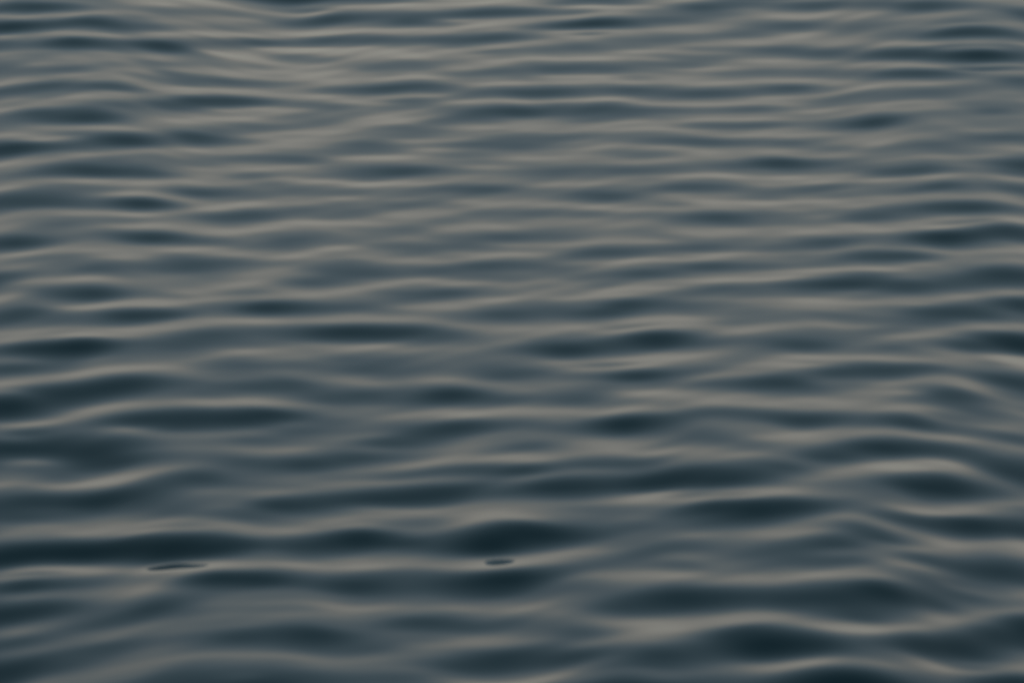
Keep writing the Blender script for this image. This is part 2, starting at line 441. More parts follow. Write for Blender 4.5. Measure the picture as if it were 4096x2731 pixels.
-323,10570,-13 -295,10574,11 -274,10574,27 -253,10577,4 -232,10580,-19 -204,10594,-23 -176,10619,-12 -151,10626,0 -134,10638,1 -120,10654,-6 -92,10672,-12
-315,10536,-12 -287,10535,9
-162,10590,-28 -136,10591,-26
-119,10567,-22 -98,10572,-27
-120,10603,-10 -106,10602,-14
-140,10509,8 -112,10514,3 -91,10529,-5 -70,10554,2 -49,10586,0 -28,10598,6 0,10598,22
-49,10550,0 -28,10545,1
-189,10548,-17 -161,10551,-1 -147,10546,-10
-327,10495,-49 -306,10483,-48 -279,10490,-46 -251,10517,-45 -217,10540,-43 -196,10541,-36
-202,10496,-23 -174,10497,-40 -153,10482,-42 -125,10465,-41 -90,10469,-41 -49,10486,-40 0,10496,-41
-10,10552,-29 0,10553,-40
-326,10444,-10 -312,10446,-6 -291,10449,-28
-230,10476,-21 -216,10479,-18
-324,10384,-50 -304,10401,-46 -284,10419,-44
-263,10422,-24 -242,10416,0 -221,10404,26 -200,10398,9 -173,10396,25 -152,10416,-5 -125,10426,10 -97,10421,20 -69,10427,12 -42,10442,30 -21,10452,29 0,10456,16
-194,10445,-17 -173,10449,0
-21,10415,-13 0,10402,-11
-21,10378,-10 0,10375,-11
-295,10334,-21 -275,10345,-9 -257,10350,26 -241,10351,17 -224,10346,-6
-323,10328,-42 -309,10327,-34
-322,10294,3 -311,10293,-1
-320,10253,-41 -294,10283,-48 -267,10283,-47 -233,10291,-45 -206,10323,-42 -172,10346,-43 -145,10355,-42 -117,10366,-42 -90,10354,-41 -62,10350,-40 -35,10360,-26
-164,10309,-17 -144,10309,26 -123,10300,23 -103,10306,16 -75,10312,39 -62,10313,27 -41,10310,-10
-123,10277,3 -89,10284,8
-184,10269,-15 -157,10262,-16
-28,10328,-27 -7,10333,-24
-129,10237,-40 -102,10243,-42 -61,10255,-42 -21,10274,-42 0,10270,-42
-319,10221,194 -299,10229,91 -279,10238,52 -252,10236,20 -225,10237,24 -197,10229,10 -177,10225,3 -157,10231,-4 -136,10210,-15 -102,10197,-15
-318,10167,-43 -285,10184,-44 -264,10171,-37 -223,10162,-46 -183,10180,-44 -142,10180,-37 -101,10158,-43 -81,10162,-28
-61,10202,-13 -41,10199,10 -20,10204,46 0,10204,27
-317,10122,8 -290,10122,-2 -256,10123,45 -222,10124,105 -189,10127,116 -155,10128,50 -128,10123,98 -101,10114,41 -74,10099,12 -47,10088,7
-27,10115,-38 0,10121,-43
-316,10086,2 -289,10097,14
43,10940,-6 87,10930,-4 130,10922,11 166,10924,8 202,10924,-3
231,10896,-42 274,10904,-44 303,10908,-46
316,10869,-36 338,10857,-43
0,10928,-13 14,10917,-14
0,10846,-6 14,10843,-4
36,10874,-29 72,10878,-39 108,10871,-40 151,10871,-40 187,10884,-41 231,10892,-42
50,10830,-20 79,10823,5 100,10816,21 122,10797,46 143,10793,22 160,10791,-4 179,10800,-23
179,10832,-18 201,10836,6 222,10838,11 251,10840,34 273,10840,20 294,10843,-9 308,10827,-26 329,10810,-16 336,10804,-1
0,10792,-39 29,10797,-39 57,10784,-39 93,10751,-37 128,10733,-41 163,10724,-42 206,10718,-43 242,10741,-44 285,10746,-46 334,10734,-49
193,10782,-42 243,10781,-44
204,10746,-3 222,10747,-2
0,10718,4 21,10723,2 43,10732,-13 85,10721,-7 128,10697,-9 149,10694,-15
184,10671,-18 212,10671,-2 240,10672,20 269,10671,56 290,10671,12 311,10671,-4 332,10669,-19
0,10658,-36 28,10657,-38 71,10690,-36 106,10672,-29 141,10638,-42 162,10636,-42
99,10622,-25 141,10599,-10 162,10600,-15 182,10576,-13 203,10570,-20
211,10594,-40 239,10603,-45 267,10593,-41 309,10597,-45
0,10596,16 21,10599,6 49,10593,4 74,10587,8 91,10585,-23
0,10553,-40 28,10551,-40 56,10540,-41 91,10554,-41 126,10564,-42 161,10544,-43 196,10534,-44
7,10522,-20 25,10520,-23
0,10484,-41 21,10490,-41 35,10504,-41
56,10492,-22 77,10501,2 104,10498,27 123,10494,53 139,10488,29 160,10480,2 181,10476,-16
181,10515,-18 202,10504,-1 223,10505,21 244,10517,3 265,10528,3 286,10525,-13 307,10520,-29
97,10444,-40 125,10430,-43 152,10426,-43 180,10442,-44 208,10457,-44 243,10465,-46 278,10467,-47 299,10468,-45
0,10438,1 21,10431,-6 49,10449,-12 69,10411,-8 86,10407,-7
320,10490,-21 327,10489,-24
117,10352,-8 131,10369,4 152,10379,29 165,10381,58 182,10377,14 200,10371,-2 213,10367,-10
96,10329,-21 124,10331,-12
193,10408,-11 214,10411,-2 242,10420,20 263,10425,21 284,10419,4 304,10407,-13 325,10403,-6
0,10397,-15 11,10394,-14
28,10383,-32 55,10368,-31 83,10354,-28
0,10335,-35 8,10331,-36
27,10295,-22 55,10291,-42 96,10267,-43 136,10272,-44 171,10292,-44 206,10324,-45 241,10357,-46 268,10354,-48 323,10337,-51
0,10257,-42 14,10261,-32
41,10257,-18 61,10238,-17 82,10236,-22
205,10278,-11 233,10297,1 260,10303,10 287,10300,11 321,10289,-19
95,10215,-16 115,10221,13 140,10227,122 156,10223,63 184,10231,17 211,10244,2 232,10251,-19
0,10212,25 27,10197,16 54,10189,17 81,10191,12 108,10198,78 122,10194,77 142,10197,18 163,10202,15 190,10213,6
245,10263,-28 279,10254,-32 320,10234,-35
258,10220,-18 285,10214,-13 304,10177,-20
0,10121,-43 34,10133,-43 67,10139,-44 108,10138,-44
135,10141,-44 176,10153,-43 216,10160,-43 236,10162,-36
125,10124,3 148,10123,8 178,10119,2
128,10107,-45 161,10106,-46 195,10114,-46 222,10124,-47
256,10133,-13 283,10135,-13 303,10140,-23
262,10091,-43 289,10093,-50 315,10078,-48
40,10063,6 80,10061,16 121,10071,-1 147,10076,57 174,10070,145 194,10069,95 221,10066,16 248,10055,-19
281,10044,-20 314,10042,9
468,10891,13 511,10874,25 553,10860,40
340,10925,-23 383,10928,-20
338,10863,-48 382,10895,-38 425,10877,-55 453,10853,-50 488,10835,-41 523,10828,-42 551,10816,-45 580,10824,-38 602,10837,-35
647,10862,27 677,10876,30
645,10831,-28 674,10838,-30
336,10810,-6 365,10807,3 394,10815,-18 420,10826,17 440,10816,-10 450,10795,-29
471,10775,-21 499,10774,-14 535,10784,13 564,10780,54 585,10780,24 606,10775,-21 627,10770,-3 649,10773,19 672,10789,65
334,10741,-39 370,10744,-52 406,10748,-43 433,10720,-45 461,10708,-44 490,10720,-37 519,10724,-43 547,10735,-38 576,10732,-36 603,10715,-40 631,10709,-34 668,10728,-26
332,10669,-12 361,10694,-18 389,10676,-21 417,10656,-26
437,10631,-5 458,10639,2 480,10646,49 501,10652,-7 522,10650,-28
524,10689,0 545,10685,62 573,10672,33 594,10665,90 615,10665,74 636,10671,25 666,10689,43
331,10620,-29 365,10592,-49 400,10586,-51 442,10572,-54 483,10567,-52 526,10575,-43
542,10612,-26 570,10618,-43 613,10627,-44 663,10647,-30
562,10589,-3 597,10604,34 619,10614,36
539,10566,-48 575,10584,-48 604,10598,-48 633,10611,-38
349,10530,-27 377,10529,8 405,10523,44 433,10523,28 461,10524,-16 489,10527,3 517,10529,46 545,10534,142 566,10533,161 587,10537,67 609,10564,70 638,10576,90 659,10574,82
530,10511,22 558,10512,62 586,10516,26 622,10540,28
329,10544,-25 337,10541,-23
341,10487,-11 362,10489,-23
397,10484,-31 424,10486,-33 467,10496,-29 507,10475,-31
549,10476,-31 583,10463,-25 619,10482,-31 655,10504,-33
639,10462,-7 653,10463,-7
636,10423,-30 651,10433,-26
422,10431,7 450,10429,20 471,10446,46 492,10446,51 520,10444,46 547,10442,-31
339,10425,-26 367,10428,-18 394,10424,-10 422,10431,7
325,10406,-15 333,10404,-11
323,10337,-45 364,10354,-54 400,10375,-44 434,10375,-43 469,10380,-40 497,10395,-48 518,10404,-47 545,10394,-43
429,10363,-18 440,10364,-14 453,10366,-3
510,10390,-1 522,10391,6
560,10413,-31 580,10408,-36
569,10382,-3 585,10363,25 606,10368,67 626,10367,101 647,10365,90
322,10299,-20 349,10303,26 377,10314,55 405,10321,92 432,10323,88 459,10317,50 486,10309,41 514,10308,56 541,10311,31 569,10312,15 597,10321,54
362,10282,6 431,10295,-11 512,10283,40
487,10338,-28 515,10345,-13
330,10216,-32 360,10216,-45 401,10220,-52 428,10221,-41
463,10238,-29 497,10246,-39 538,10243,-43 580,10270,-35 608,10284,-36 643,10296,-35
506,10234,5 513,10234,19 520,10235,5
476,10224,-38 510,10222,-45
434,10203,-28 455,10208,-32
318,10169,-33 358,10164,-18 399,10162,3 419,10160,10 446,10166,-18 473,10170,-9 501,10182,28 528,10190,59 556,10195,63 584,10207,38 612,10233,47 641,10258,170
555,10178,44 582,10180,54 610,10191,25
506,10139,26 533,10151,11
625,10211,26 639,10220,24
357,10117,-22 390,10115,-42 417,10111,-39 451,10119,-32
328,10045,-16 355,10060,3 382,10066,6 408,10052,-9
315,10072,1 323,10076,-3
436,10082,0 484,10109,12
545,10120,-40 573,10134,-40 607,10134,-32 635,10148,-24
588,10115,-8 602,10118,-10
462,10062,-45 503,10080,-33 530,10091,-38
570,10074,21 598,10094,125 633,10110,151
-629,10051,35 -602,10044,136 -568,10041,157 -535,10042,186 -515,10042,207 -495,10037,88 -474,10033,7 -441,10033,11 -408,10033,40 -388,10032,-2
-631,10080,-31 -610,10071,-34
-627,10008,-18 -600,10005,-17 -573,9995,-12
-559,9991,12 -539,9988,53
-513,9998,-28 -472,9979,16
-624,9960,61 -592,9978,59
-621,9910,-28 -588,9919,-36 -556,9923,-31 -516,9926,-30 -476,9926,-38 -437,9932,-46 -398,9942,-47 -378,9961,-38 -360,10002,-31 -341,10023,-44 -313,10013,-39
-371,9935,16 -345,9949,6 -312,9956,30
-383,9894,-23 -356,9892,-27
-586,9870,47 -559,9866,93 -526,9863,114 -493,9863,121 -467,9873,121 -448,9884,94 -428,9880,47 -402,9874,-3
-619,9869,-16 -598,9859,-43
-616,9815,153 -596,9820,209 -577,9824,106 -557,9817,18
-614,9793,156 -589,9799,99
-381,9849,-14 -355,9861,13 -329,9863,19 -309,9861,9
-374,9824,-15 -354,9824,-6
-612,9756,-28 -579,9748,-36 -553,9746,-39 -528,9768,-17 -503,9780,-26 -477,9785,-39 -451,9791,-29 -425,9802,-26 -405,9786,-35 -365,9775,-45 -307,9786,-44
-507,9738,10 -481,9736,52 -455,9733,94 -429,9732,105 -409,9718,84 -389,9709,93 -364,9721,57 -338,9724,102 -305,9731,105
-415,9703,56 -389,9695,61
-467,9706,-26 -427,9682,-20 -394,9660,-25 -361,9656,-26 -324,9688,-27
-597,9722,93 -584,9722,89 -545,9710,23 -505,9686,45 -471,9663,30 -439,9654,22
-609,9700,-16 -577,9698,-16
-607,9672,214 -582,9672,134 -556,9667,118 -522,9646,135 -495,9624,154 -475,9605,155 -455,9582,156
-444,9617,6 -424,9600,19 -397,9581,17
-373,9612,-21 -346,9598,-23 -315,9604,-23
-322,9651,24 -303,9658,18
-580,9635,-31 -546,9610,-29
-604,9612,46 -594,9610,51
-537,9566,40 -512,9572,15 -493,9578,-16
-601,9557,-24 -587,9542,-9
-560,9511,-24 -528,9510,-45 -497,9515,-38 -465,9517,-36 -439,9511,-40 -414,9520,-28 -389,9533,-26 -364,9543,-25
-338,9533,2 -320,9566,13 -301,9569,47
-438,9477,17 -412,9466,68 -387,9494,12 -369,9497,85 -356,9488,93 -343,9486,14 -318,9493,-17
-367,9444,-29 -335,9439,-19 -296,9423,-24
-596,9470,54 -570,9465,108 -539,9468,78 -507,9471,116 -482,9464,222 -462,9455,156 -436,9439,97 -410,9416,23 -385,9416,-7
-556,9443,36 -506,9448,46 -428,9408,51 -364,9370,-1 -327,9378,-22 -302,9385,-6 -295,9386,2
-313,10013,-39 -274,10032,-45 -234,10044,-43 -201,10065,-37 -174,10070,-40 -148,10070,-38 -127,10051,-25 -87,10031,-28 -60,10038,-32 -20,10061,-23
-107,10073,-3 -81,10067,3
-248,10079,-17 -315,10064,-3
-13,10029,-14 0,10027,-19
-47,10001,-6 -33,10003,-8
-312,9960,-16 -272,9972,0 -239,9982,-7 -213,10001,1 -193,10006,18 -180,9988,3 -163,9966,21 -140,9973,10 -113,9962,-5 -86,9951,3 -60,9960,-8
-186,9952,15 -159,9951,27
-252,9932,-19 -212,9943,-19
-298,9934,-25 -271,9922,-21 -244,9910,-26 -218,9901,-31 -187,9899,-44 -159,9906,-31 -132,9896,-12 -99,9897,-35 -73,9892,-44 -53,9892,-34
-27,9906,27 -13,9921,31 0,9935,16
-20,9851,-25 0,9843,-28
-309,9857,52 -283,9876,19 -264,9888,53 -244,9878,4 -217,9867,-6 -197,9852,17 -177,9850,69 -158,9847,15 -138,9840,1 -112,9839,35 -85,9836,134 -66,9834,126 -46,9830,69 -26,9818,12 0,9807,28
-310,9890,2 -290,9896,3
-242,9819,-1 -223,9818,25 -203,9820,20
-307,9788,-51 -288,9800,-52 -268,9810,-45 -248,9796,-28 -215,9784,-26 -196,9787,-24 -177,9804,-23 -150,9783,-23 -124,9763,-33 -98,9762,-42 -65,9765,-46 -39,9742,-46 0,9737,-46
-163,9747,-27 -137,9733,-32
-306,9749,124 -286,9752,158 -270,9753,89 -248,9763,3 -221,9746,-1 -195,9738,0 -162,9717,-15
-305,9724,57 -295,9724,22
-275,9723,-25 -260,9722,-24
-272,9692,-3 -252,9692,19 -233,9692,9 -201,9701,-12
-304,9690,-21 -294,9692,-22
-303,9654,11 -297,9655,13 -277,9652,13
-136,9701,8 -110,9692,40 -84,9699,72 -65,9703,105 -45,9700,70 -20,9699,19 0,9698,13
-302,9611,-24 -270,9602,-48 -251,9611,-47 -232,9637,-19 -200,9663,-21 -175,9675,-29 -155,9674,-27
-193,9643,-4 -168,9640,32 -142,9647,59 -116,9646,34 -90,9646,3 -65,9655,1
-173,9611,-16 -141,9617,-9
-32,9661,-27 0,9648,-27
-19,9623,-9 0,9616,-18
-13,9586,-14 0,9583,-14
-281,9562,-7 -262,9556,60 -243,9557,100 -218,9573,26 -192,9583,59 -173,9582,52 -147,9585,9 -128,9591,5
-301,9582,-9 -293,9578,-18
-198,9526,-19 -160,9538,-34 -128,9545,-48 -96,9557,-48 -70,9569,-29 -45,9568,-38 -19,9544,-33 0,9522,-48
-84,9617,-24 -58,9612,-27
-299,9522,11 -280,9523,3
-298,9477,13 -290,9478,11
-267,9493,-25 -248,9504,-25 -223,9515,-19 -191,9497,-12
-165,9500,4 -140,9504,7 -108,9518,17 -83,9525,28 -51,9523,54 -26,9499,19 0,9493,93
-296,9423,-44 -272,9443,-33 -241,9470,-32 -209,9463,-31 -171,9460,-34 -133,9476,-30 -95,9485,-26 -70,9492,-26 -53,9483,-21
-295,9386,43 -277,9392,141 -252,9403,78 -221,9416,59 -189,9416,83 -158,9422,111 -133,9429,94 -108,9442,87 -82,9448,111 -57,9446,101 -32,9438,26 0,9440,-2
-82,9431,64 -57,9424,76 -32,9405,6
-170,9378,-32 -132,9390,-38 -82,9380,-36 -44,9369,-31 0,9354,-37
0,10059,-39 8,10061,-36
7,10025,21 33,10036,50 60,10037,114 80,10028,115 100,10037,29 120,10044,49 154,10051,71 181,10053,111 207,10044,53 234,10033,21
120,10017,1 140,10017,12
8,9997,-14 27,10001,-17
260,10010,-15 273,10007,-19
272,9975,-4 282,9975,-5 292,9974,-13
300,10003,-19 313,10012,-7
46,9974,-34 66,9986,-36 106,9977,-42 133,9978,-36 166,9996,-47 193,9997,-47 226,9981,-48 246,9987,-49
90,9965,4 119,9962,11 150,9960,8
66,9963,-45 99,9946,-46 139,9942,-46 159,9952,-47 186,9952,-38
290,9906,-37 310,9908,-48
0,9923,6 13,9940,18 33,9937,16 53,9919,-4 79,9917,-6 106,9913,7 132,9910,75 152,9904,145 172,9902,91 191,9905,39 211,9914,-5 238,9917,-9 258,9914,-10
152,9886,0 178,9881,13
224,9882,-29 250,9867,-32 276,9871,-31
223,9847,9 249,9835,22 275,9836,15 308,9843,73
0,9838,-32 26,9859,-29 59,9878,-36 86,9881,-30 105,9890,-28
46,9797,7 65,9812,8 85,9826,15 105,9851,35 118,9866,6
0,9802,28 13,9806,-10 33,9796,-14
125,9847,-41 151,9833,-34 183,9824,-37 209,9806,-47 235,9774,-40 260,9752,-51 306,9759,-47
117,9787,-11 141,9794,-8
176,9774,-10 201,9741,-19
0,9737,-46 32,9738,-44 65,9748,-47 91,9751,-47 117,9743,-47 137,9760,-41 154,9757,-32
175,9736,-31 188,9727,-30
0,9702,13 32,9695,8 65,9708,-15 78,9705,-25
0,9643,-9 45,9655,-24
71,9666,9 97,9686,33 117,9701,148 136,9705,242 153,9699,108 168,9687,96 187,9669,20 213,9683,3 233,9689,-16
174,9665,22 199,9634,17
214,9717,6 240,9710,7 265,9707,34 285,9708,13 305,9715,-11
297,9670,3 303,9672,3
251,9648,-24 277,9644,-22
292,9607,-30 302,9604,-29
193,9625,7 218,9606,27 243,9583,16 275,9568,-3 300,9558,-9
6,9592,12 26,9591,28 51,9618,8
0,9527,-47 32,9536,-43 57,9553,-43 83,9599,-47 109,9624,-46 135,9639,-47 148,9646,-40
96,9571,-38 115,9579,-27
141,9575,-44 166,9572,-40 204,9557,-43 236,9532,-35 280,9526,-32
135,9604,-12 154,9605,-9
167,9633,-14 182,9624,-18
0,9496,115 19,9495,126 38,9509,28 70,9522,17 89,9523,56 115,9543,23 140,9543,57 172,9531,23 197,9506,-12 228,9487,-3
0,9461,-14 38,9473,-18 70,9492,-22 108,9504,-23 140,9506,-22
13,9429,52 38,9435,140 63,9444,118 89,9460,116 114,9467,52 146,9473,127 171,9470,121 196,9463,184 227,9448,99 259,9443,84 297,9459,65
253,9467,13 279,9472,41
190,9450,133 227,9428,141 265,9418,68
0,9343,-18 25,9347,-26
44,9382,-18 88,9400,-34 120,9412,-33 145,9421,-38 170,9429,-51 214,9412,-39 251,9393,-36 295,9376,-34
180,9417,14 226,9386,12 273,9367,21
176,9400,-49 213,9378,-46 250,9360,-41 282,9353,-42
63,9363,-3 94,9372,-6 132,9371,-7
169,9350,-3 200,9352,17 231,9348,185 256,9333,168 293,9321,140
313,10012,-2 340,10014,66 374,10023,42 407,10030,-1 427,10031,-34
427,10012,-20 447,10017,3 473,10013,39 500,10013,-16 534,10034,-3 562,10048,107 597,10071,113 631,10088,199
310,9908,-53 338,9939,-38 372,9968,-52 405,9961,-44 438,9956,-46 471,9954,-33 511,9960,-23 538,9979,-28 574,10018,-29 629,10049,-43
360,9937,-6 377,9939,-6
350,9922,-40 377,9929,-48
579,9987,2 595,9994,2
598,9975,-38 626,9989,-10
308,9839,35 328,9839,113 345,9840,75 369,9883,12 389,9901,61 423,9910,40 449,9913,70 483,9924,36 516,9928,35 543,9937,-3
361,9844,-8 381,9862,-4
395,9885,45 415,9890,15
428,9870,-26 461,9876,-5 494,9879,-27 520,9881,-30 547,9898,-35
386,9812,-15 406,9828,-21
576,9930,50 595,9928,120 615,9923,95 622,9929,71
306,9771,-31 332,9764,-37 358,9772,-40 377,9748,-44 403,9744,-45 424,9777,-35 445,9815,-43 465,9815,-47 477,9805,-46
443,9760,-12 462,9761,-15
435,9721,-35 467,9723,-34 501,9757,-26
476,9784,-11 504,9806,64 524,9817,82 544,9825,72 564,9834,44
310,9681,20 332,9685,107 356,9686,91 381,9684,33 407,9690,6 433,9684,-1 459,9677,73 478,9675,132 497,9677,50
506,9723,47 540,9747,24
576,9819,-12 617,9830,-4
564,9717,-33 585,9731,-25 612,9748,-3
301,9599,-34 327,9600,-40 353,9603,-52 379,9618,-45 405,9640,-36 431,9644,-35 463,9626,-18 495,9635,-26 522,9647,-29 541,9643,-16 573,9638,-14 605,9635,-14
562,9679,-15 589,9685,60 609,9695,19
300,9549,-13 313,9548,-20
299,9518,-22 312,9521,-27
344,9534,10 363,9527,118 383,9550,33 409,9568,74 435,9576,178 454,9577,111 480,9584,92 506,9596,82 533,9611,60
414,9591,2 432,9599,4
382,9523,34 401,9533,59
297,9466,8 317,9479,106 333,9478,96
571,9603,-10 604,9608,41
348,9472,-33 374,9475,-45 399,9479,-42 420,9510,-35 446,9527,-50 478,9532,-30 510,9545,-51
423,9493,-62 438,9502,-64 464,9512,-66 490,9521,8
425,9478,-39 450,9483,-45 476,9495,-29 503,9521,-29
328,9437,-26 354,9438,-24
562,9553,71 588,9555,117 601,9556,102
403,9415,-9 428,9419,14 454,9434,118 474,9438,222 493,9446,220 513,9458,219 532,9472,115 552,9482,57 579,9509,17
462,9453,40 487,9460,98
472,9411,89 498,9428,65
359,9414,9 384,9419,1
295,9371,-31 320,9371,-41 345,9379,-25 370,9372,-15
401,9367,-5 432,9361,-5
293,9325,108 319,9329,159 344,9330,81 368,9326,19 393,9326,-14
431,9334,5 470,9368,-9 509,9385,-17 548,9416,-25 595,9462,-26
584,9424,28 593,9428,49
-593,9412,47 -567,9413,60 -536,9417,8 -504,9410,-14 -479,9411,-1 -441,9400,5 -402,9371,33 -351,9347,22
-588,9340,-14 -570,9354,-21 -553,9377,-23 -528,9386,-36 -509,9382,-7
-507,9336,-43 -482,9342,-39 -451,9343,-29 -432,9351,-24 -407,9344,-36 -375,9326,-43 -350,9319,-44 -330,9303,-42 -293,9297,-45
-426,9323,9 -412,9324,25 -400,9319,30 -374,9308,3 -355,9299,7
-444,9323,-41 -424,9311,-51 -399,9305,-48 -361,9287,-44 -336,9286,-46
-550,9322,-31 -532,9333,-11
-313,9333,26 -294,9346,26
-585,9279,175 -567,9284,188 -536,9285,167 -498,9291,193 -467,9286,223 -442,9282,226 -416,9266,228 -391,9253,230 -366,9248,158 -341,9235,94 -316,9230,126 -291,9240,177
-403,9243,229 -378,9231,209 -346,9214,218
-584,9266,215 -566,9268,140
-583,9239,-10 -545,9232,-52 -514,9237,-53 -484,9243,-49 -459,9235,-22 -433,9211,-33 -407,9183,-34 -381,9158,-21
-569,9221,57 -544,9218,36 -526,9217,60 -516,9218,38
-581,9210,-37 -531,9204,-51 -495,9214,-40
-398,9201,-62 -376,9182,-60 -357,9173,-59 -332,9162,-57 -310,9164,-55 -303,9166,-55
-396,9213,-37 -345,9186,-36 -314,9180,-13 -289,9175,-47
-350,9152,-41 -319,9146,-45 -295,9148,-54
-469,9203,2 -438,9182,-6 -406,9157,-4
-573,9180,103 -555,9181,206 -536,9178,88 -511,9174,31 -486,9170,12 -468,9161,-16
-374,9129,12 -349,9129,124 -325,9124,236 -306,9117,118 -287,9113,118
-324,9105,43 -299,9100,58
-454,9143,-22 -423,9134,-19 -404,9116,-31 -385,9102,-39
-577,9141,-4 -553,9143,-13 -515,9132,-20 -465,9117,-18
-574,9092,215 -557,9104,83 -532,9106,93 -513,9096,101 -488,9081,28 -463,9071,19 -438,9050,8 -413,9045,89 -401,9040,137 -382,9031,54 -358,9033,17
-396,9069,22 -359,9058,12
-329,9055,-19 -304,9060,-20 -286,9043,-25
-333,9002,-23 -302,8980,-16
-571,9034,-8 -547,9034,-34 -528,9029,-30
-512,9066,-3 -487,9052,8
-473,9017,51 -454,9012,34 -425,9025,30
-435,8987,-13 -398,8975,-18 -374,8969,-15 -338,8974,-12
-557,9002,129 -533,8996,43 -508,8996,-7
-483,8981,-20 -465,8968,-24 -446,8956,-27
-469,8944,66 -451,8935,52 -433,8936,35 -409,8942,20 -385,8936,5 -360,8916,3 -330,8907,21 -306,8904,77 -281,8905,37
-295,8938,-6 -282,8938,-4
-567,8967,-1 -537,8962,-9 -500,8958,-18
-401,8894,-4 -377,8887,-2
-516,8915,38 -492,8921,25 -456,8919,24 -438,8913,39
-565,8928,142 -540,8916,142 -522,8905,94 -503,8894,56 -479,8887,23
-564,8912,145 -549,8905,112
-454,8873,-13 -418,8863,-7 -387,8840,-22 -357,8844,-20 -328,8849,-28 -298,8846,-35 -280,8840,-32
-514,8869,-15 -477,8853,-20 -440,8835,-16 -410,8824,-21
-415,8794,31 -379,8781,46 -355,8778,58 -325,8765,41 -295,8768,-4 -277,8763,-10
-294,9350,43 -270,9362,-5 -232,9369,-17
-293,9295,-45 -268,9302,-38 -243,9306,-41 -212,9324,-42 -181,9340,-43 -163,9360,-46
-144,9351,-50 -119,9371,-50 -82,9364,-49 -44,9337,-36 0,9310,-49
-233,9301,-2 -206,9315,4 -181,9331,10 -159,9345,11
-255,9284,-48 -230,9290,-49 -206,9301,-46 -181,9313,-44 -156,9331,-48 -144,9346,-50
-137,9323,-4 -113,9335,-13 -88,9341,-1
-118,9299,-27 -100,9303,-22 -75,9318,-22 -50,9321,-25
-291,9243,8 -279,9240,2 -260,9235,61 -229,9248,96 -205,9263,122 -180,9277,170 -168,9280,243 -155,9275,105 -137,9264,73 -112,9259,138 -93,9252,2 -75,9257,47 -50,9252,146 -25,9251,145 0,9256,183
-241,9218,24 -217,9227,8
-43,9235,197 -12,9223,237
-291,9222,-14 -283,9220,-17
-167,9231,-17 -142,9232,-23 -105,9213,-27
-124,9277,-25 -106,9277,-23
-289,9170,-30 -264,9151,-41 -233,9151,-50 -203,9161,-36 -172,9169,-32 -142,9168,-44 -123,9166,-37 -98,9155,-28 -74,9158,-46 -59,9174,-28
-56,9169,-48 -47,9170,-48 -33,9174,-48 -12,9172,-48 0,9168,-48
-43,9192,-35 -19,9193,-33 0,9187,-36
-59,9148,-42 -31,9152,-40 0,9152,-36
-288,9115,201 -269,9109,157 -245,9107,41 -214,9106,16 -190,9110,87 -177,9108,121 -159,9108,81 -141,9109,25 -116,9096,23 -92,9092,31 -73,9093,44 -49,9108,130 -25,9118,209 0,9123,191
-195,9091,79 -177,9094,106
-25,9106,98 0,9105,136
-85,9070,31 -67,9073,29
-238,9080,-14 -226,9081,-19
-286,9057,-23 -261,9054,-28
-230,9002,-28 -206,9012,-35 -176,9030,-38 -145,9014,-49 -115,9007,-49 -79,9007,-45 -43,9017,-35 0,9021,-30
-284,8977,-21 -247,8971,-24 -211,8967,-27
-279,9011,-9 -266,9009,-7
-281,8895,72 -264,8910,26 -240,8914,63 -222,8918,132 -204,8918,103 -186,8918,28 -168,8942,-4 -145,8966,-11 -121,8971,48 -91,8968,56 -66,8965,47 -42,8964,29 -18,8976,4 0,8972,82
-132,8935,-15 -114,8935,-6
-162,8908,-19 -126,8895,-3
-173,8878,4 -149,8875,46
-280,8840,-32 -256,8835,-30 -232,8841,-25 -202,8826,-24 -172,8817,-35 -142,8810,-35 -119,8832,-29 -95,8848,-35 -72,8874,-47 -48,8888,-46 -24,8908,-36 0,8911,-47
-65,8806,82 -48,8820,90 -24,8835,86 0,8851,156
-53,8801,62 -30,8807,29
-278,8784,48 -254,8767,40 -224,8763,22 -195,8788,-7 -160,8777,-12 -124,8760,4 -100,8764,11
-277,8754,117 -265,8753,101
-113,8788,-30 -95,8793,-33
-77,8766,-32 -53,8773,-34 0,8782,-23
0,9304,-49 19,9314,-43
50,9334,-17 75,9344,-26
12,9273,203 31,9267,195 56,9273,143 75,9274,59
0,9256,115 0,9234,134
93,9296,-7 106,9320,4
131,9327,-16 156,9318,-23
124,9280,-2 149,9288,47 168,9285,5
212,9320,44 243,9317,61 274,9308,145 293,9305,172
186,9247,-25 223,9246,-17 254,9241,-9 278,9232,-23 291,9227,-35
0,9191,-33 19,9198,-29 43,9210,-43 68,9214,-51 93,9207,-46 109,9217,-30
0,9173,-48 25,9176,-48 37,9177,-48
0,9154,-20 25,9155,-24 43,9169,-42 62,9189,-45
0,9115,212 12,9122,213 24,9126,93
43,9149,20 67,9147,10 92,9148,-6
123,9183,7 148,9184,32 160,9209,36 185,9205,27 210,9195,11 234,9188,3 258,9158,22 288,9151,48
178,9174,-25 202,9151,-26 232,9117,-25
178,9143,36 202,9126,24 226,9100,4
268,9086,-12 286,9075,-9
67,9107,-31 98,9097,-38 122,9088,-42 140,9064,-32 156,9082,-31 177,9092,-40 201,9088,-42 219,9071,-28 243,9044,-23 267,9032,-19
129,9123,-20 153,9123,-23
61,9077,-2 85,9053,17
97,8990,23 115,8980,78 127,8996,52 145,9011,74 163,9017,109 188,9016,166 206,9011,89 230,9000,101 254,8994,101 284,8985,28
126,8966,55 151,8971,7
115,9033,5 127,9032,-5
6,9093,79 18,9088,54 37,9076,-2
0,9026,-31 24,9018,-36 48,8997,-39 72,8961,-27 96,8930,-40 120,8913,-38 150,8910,-40 180,8917,-47 204,8938,-40 240,8935,-26 282,8934,-21
219,8924,16 234,8922,-55 258,8916,17
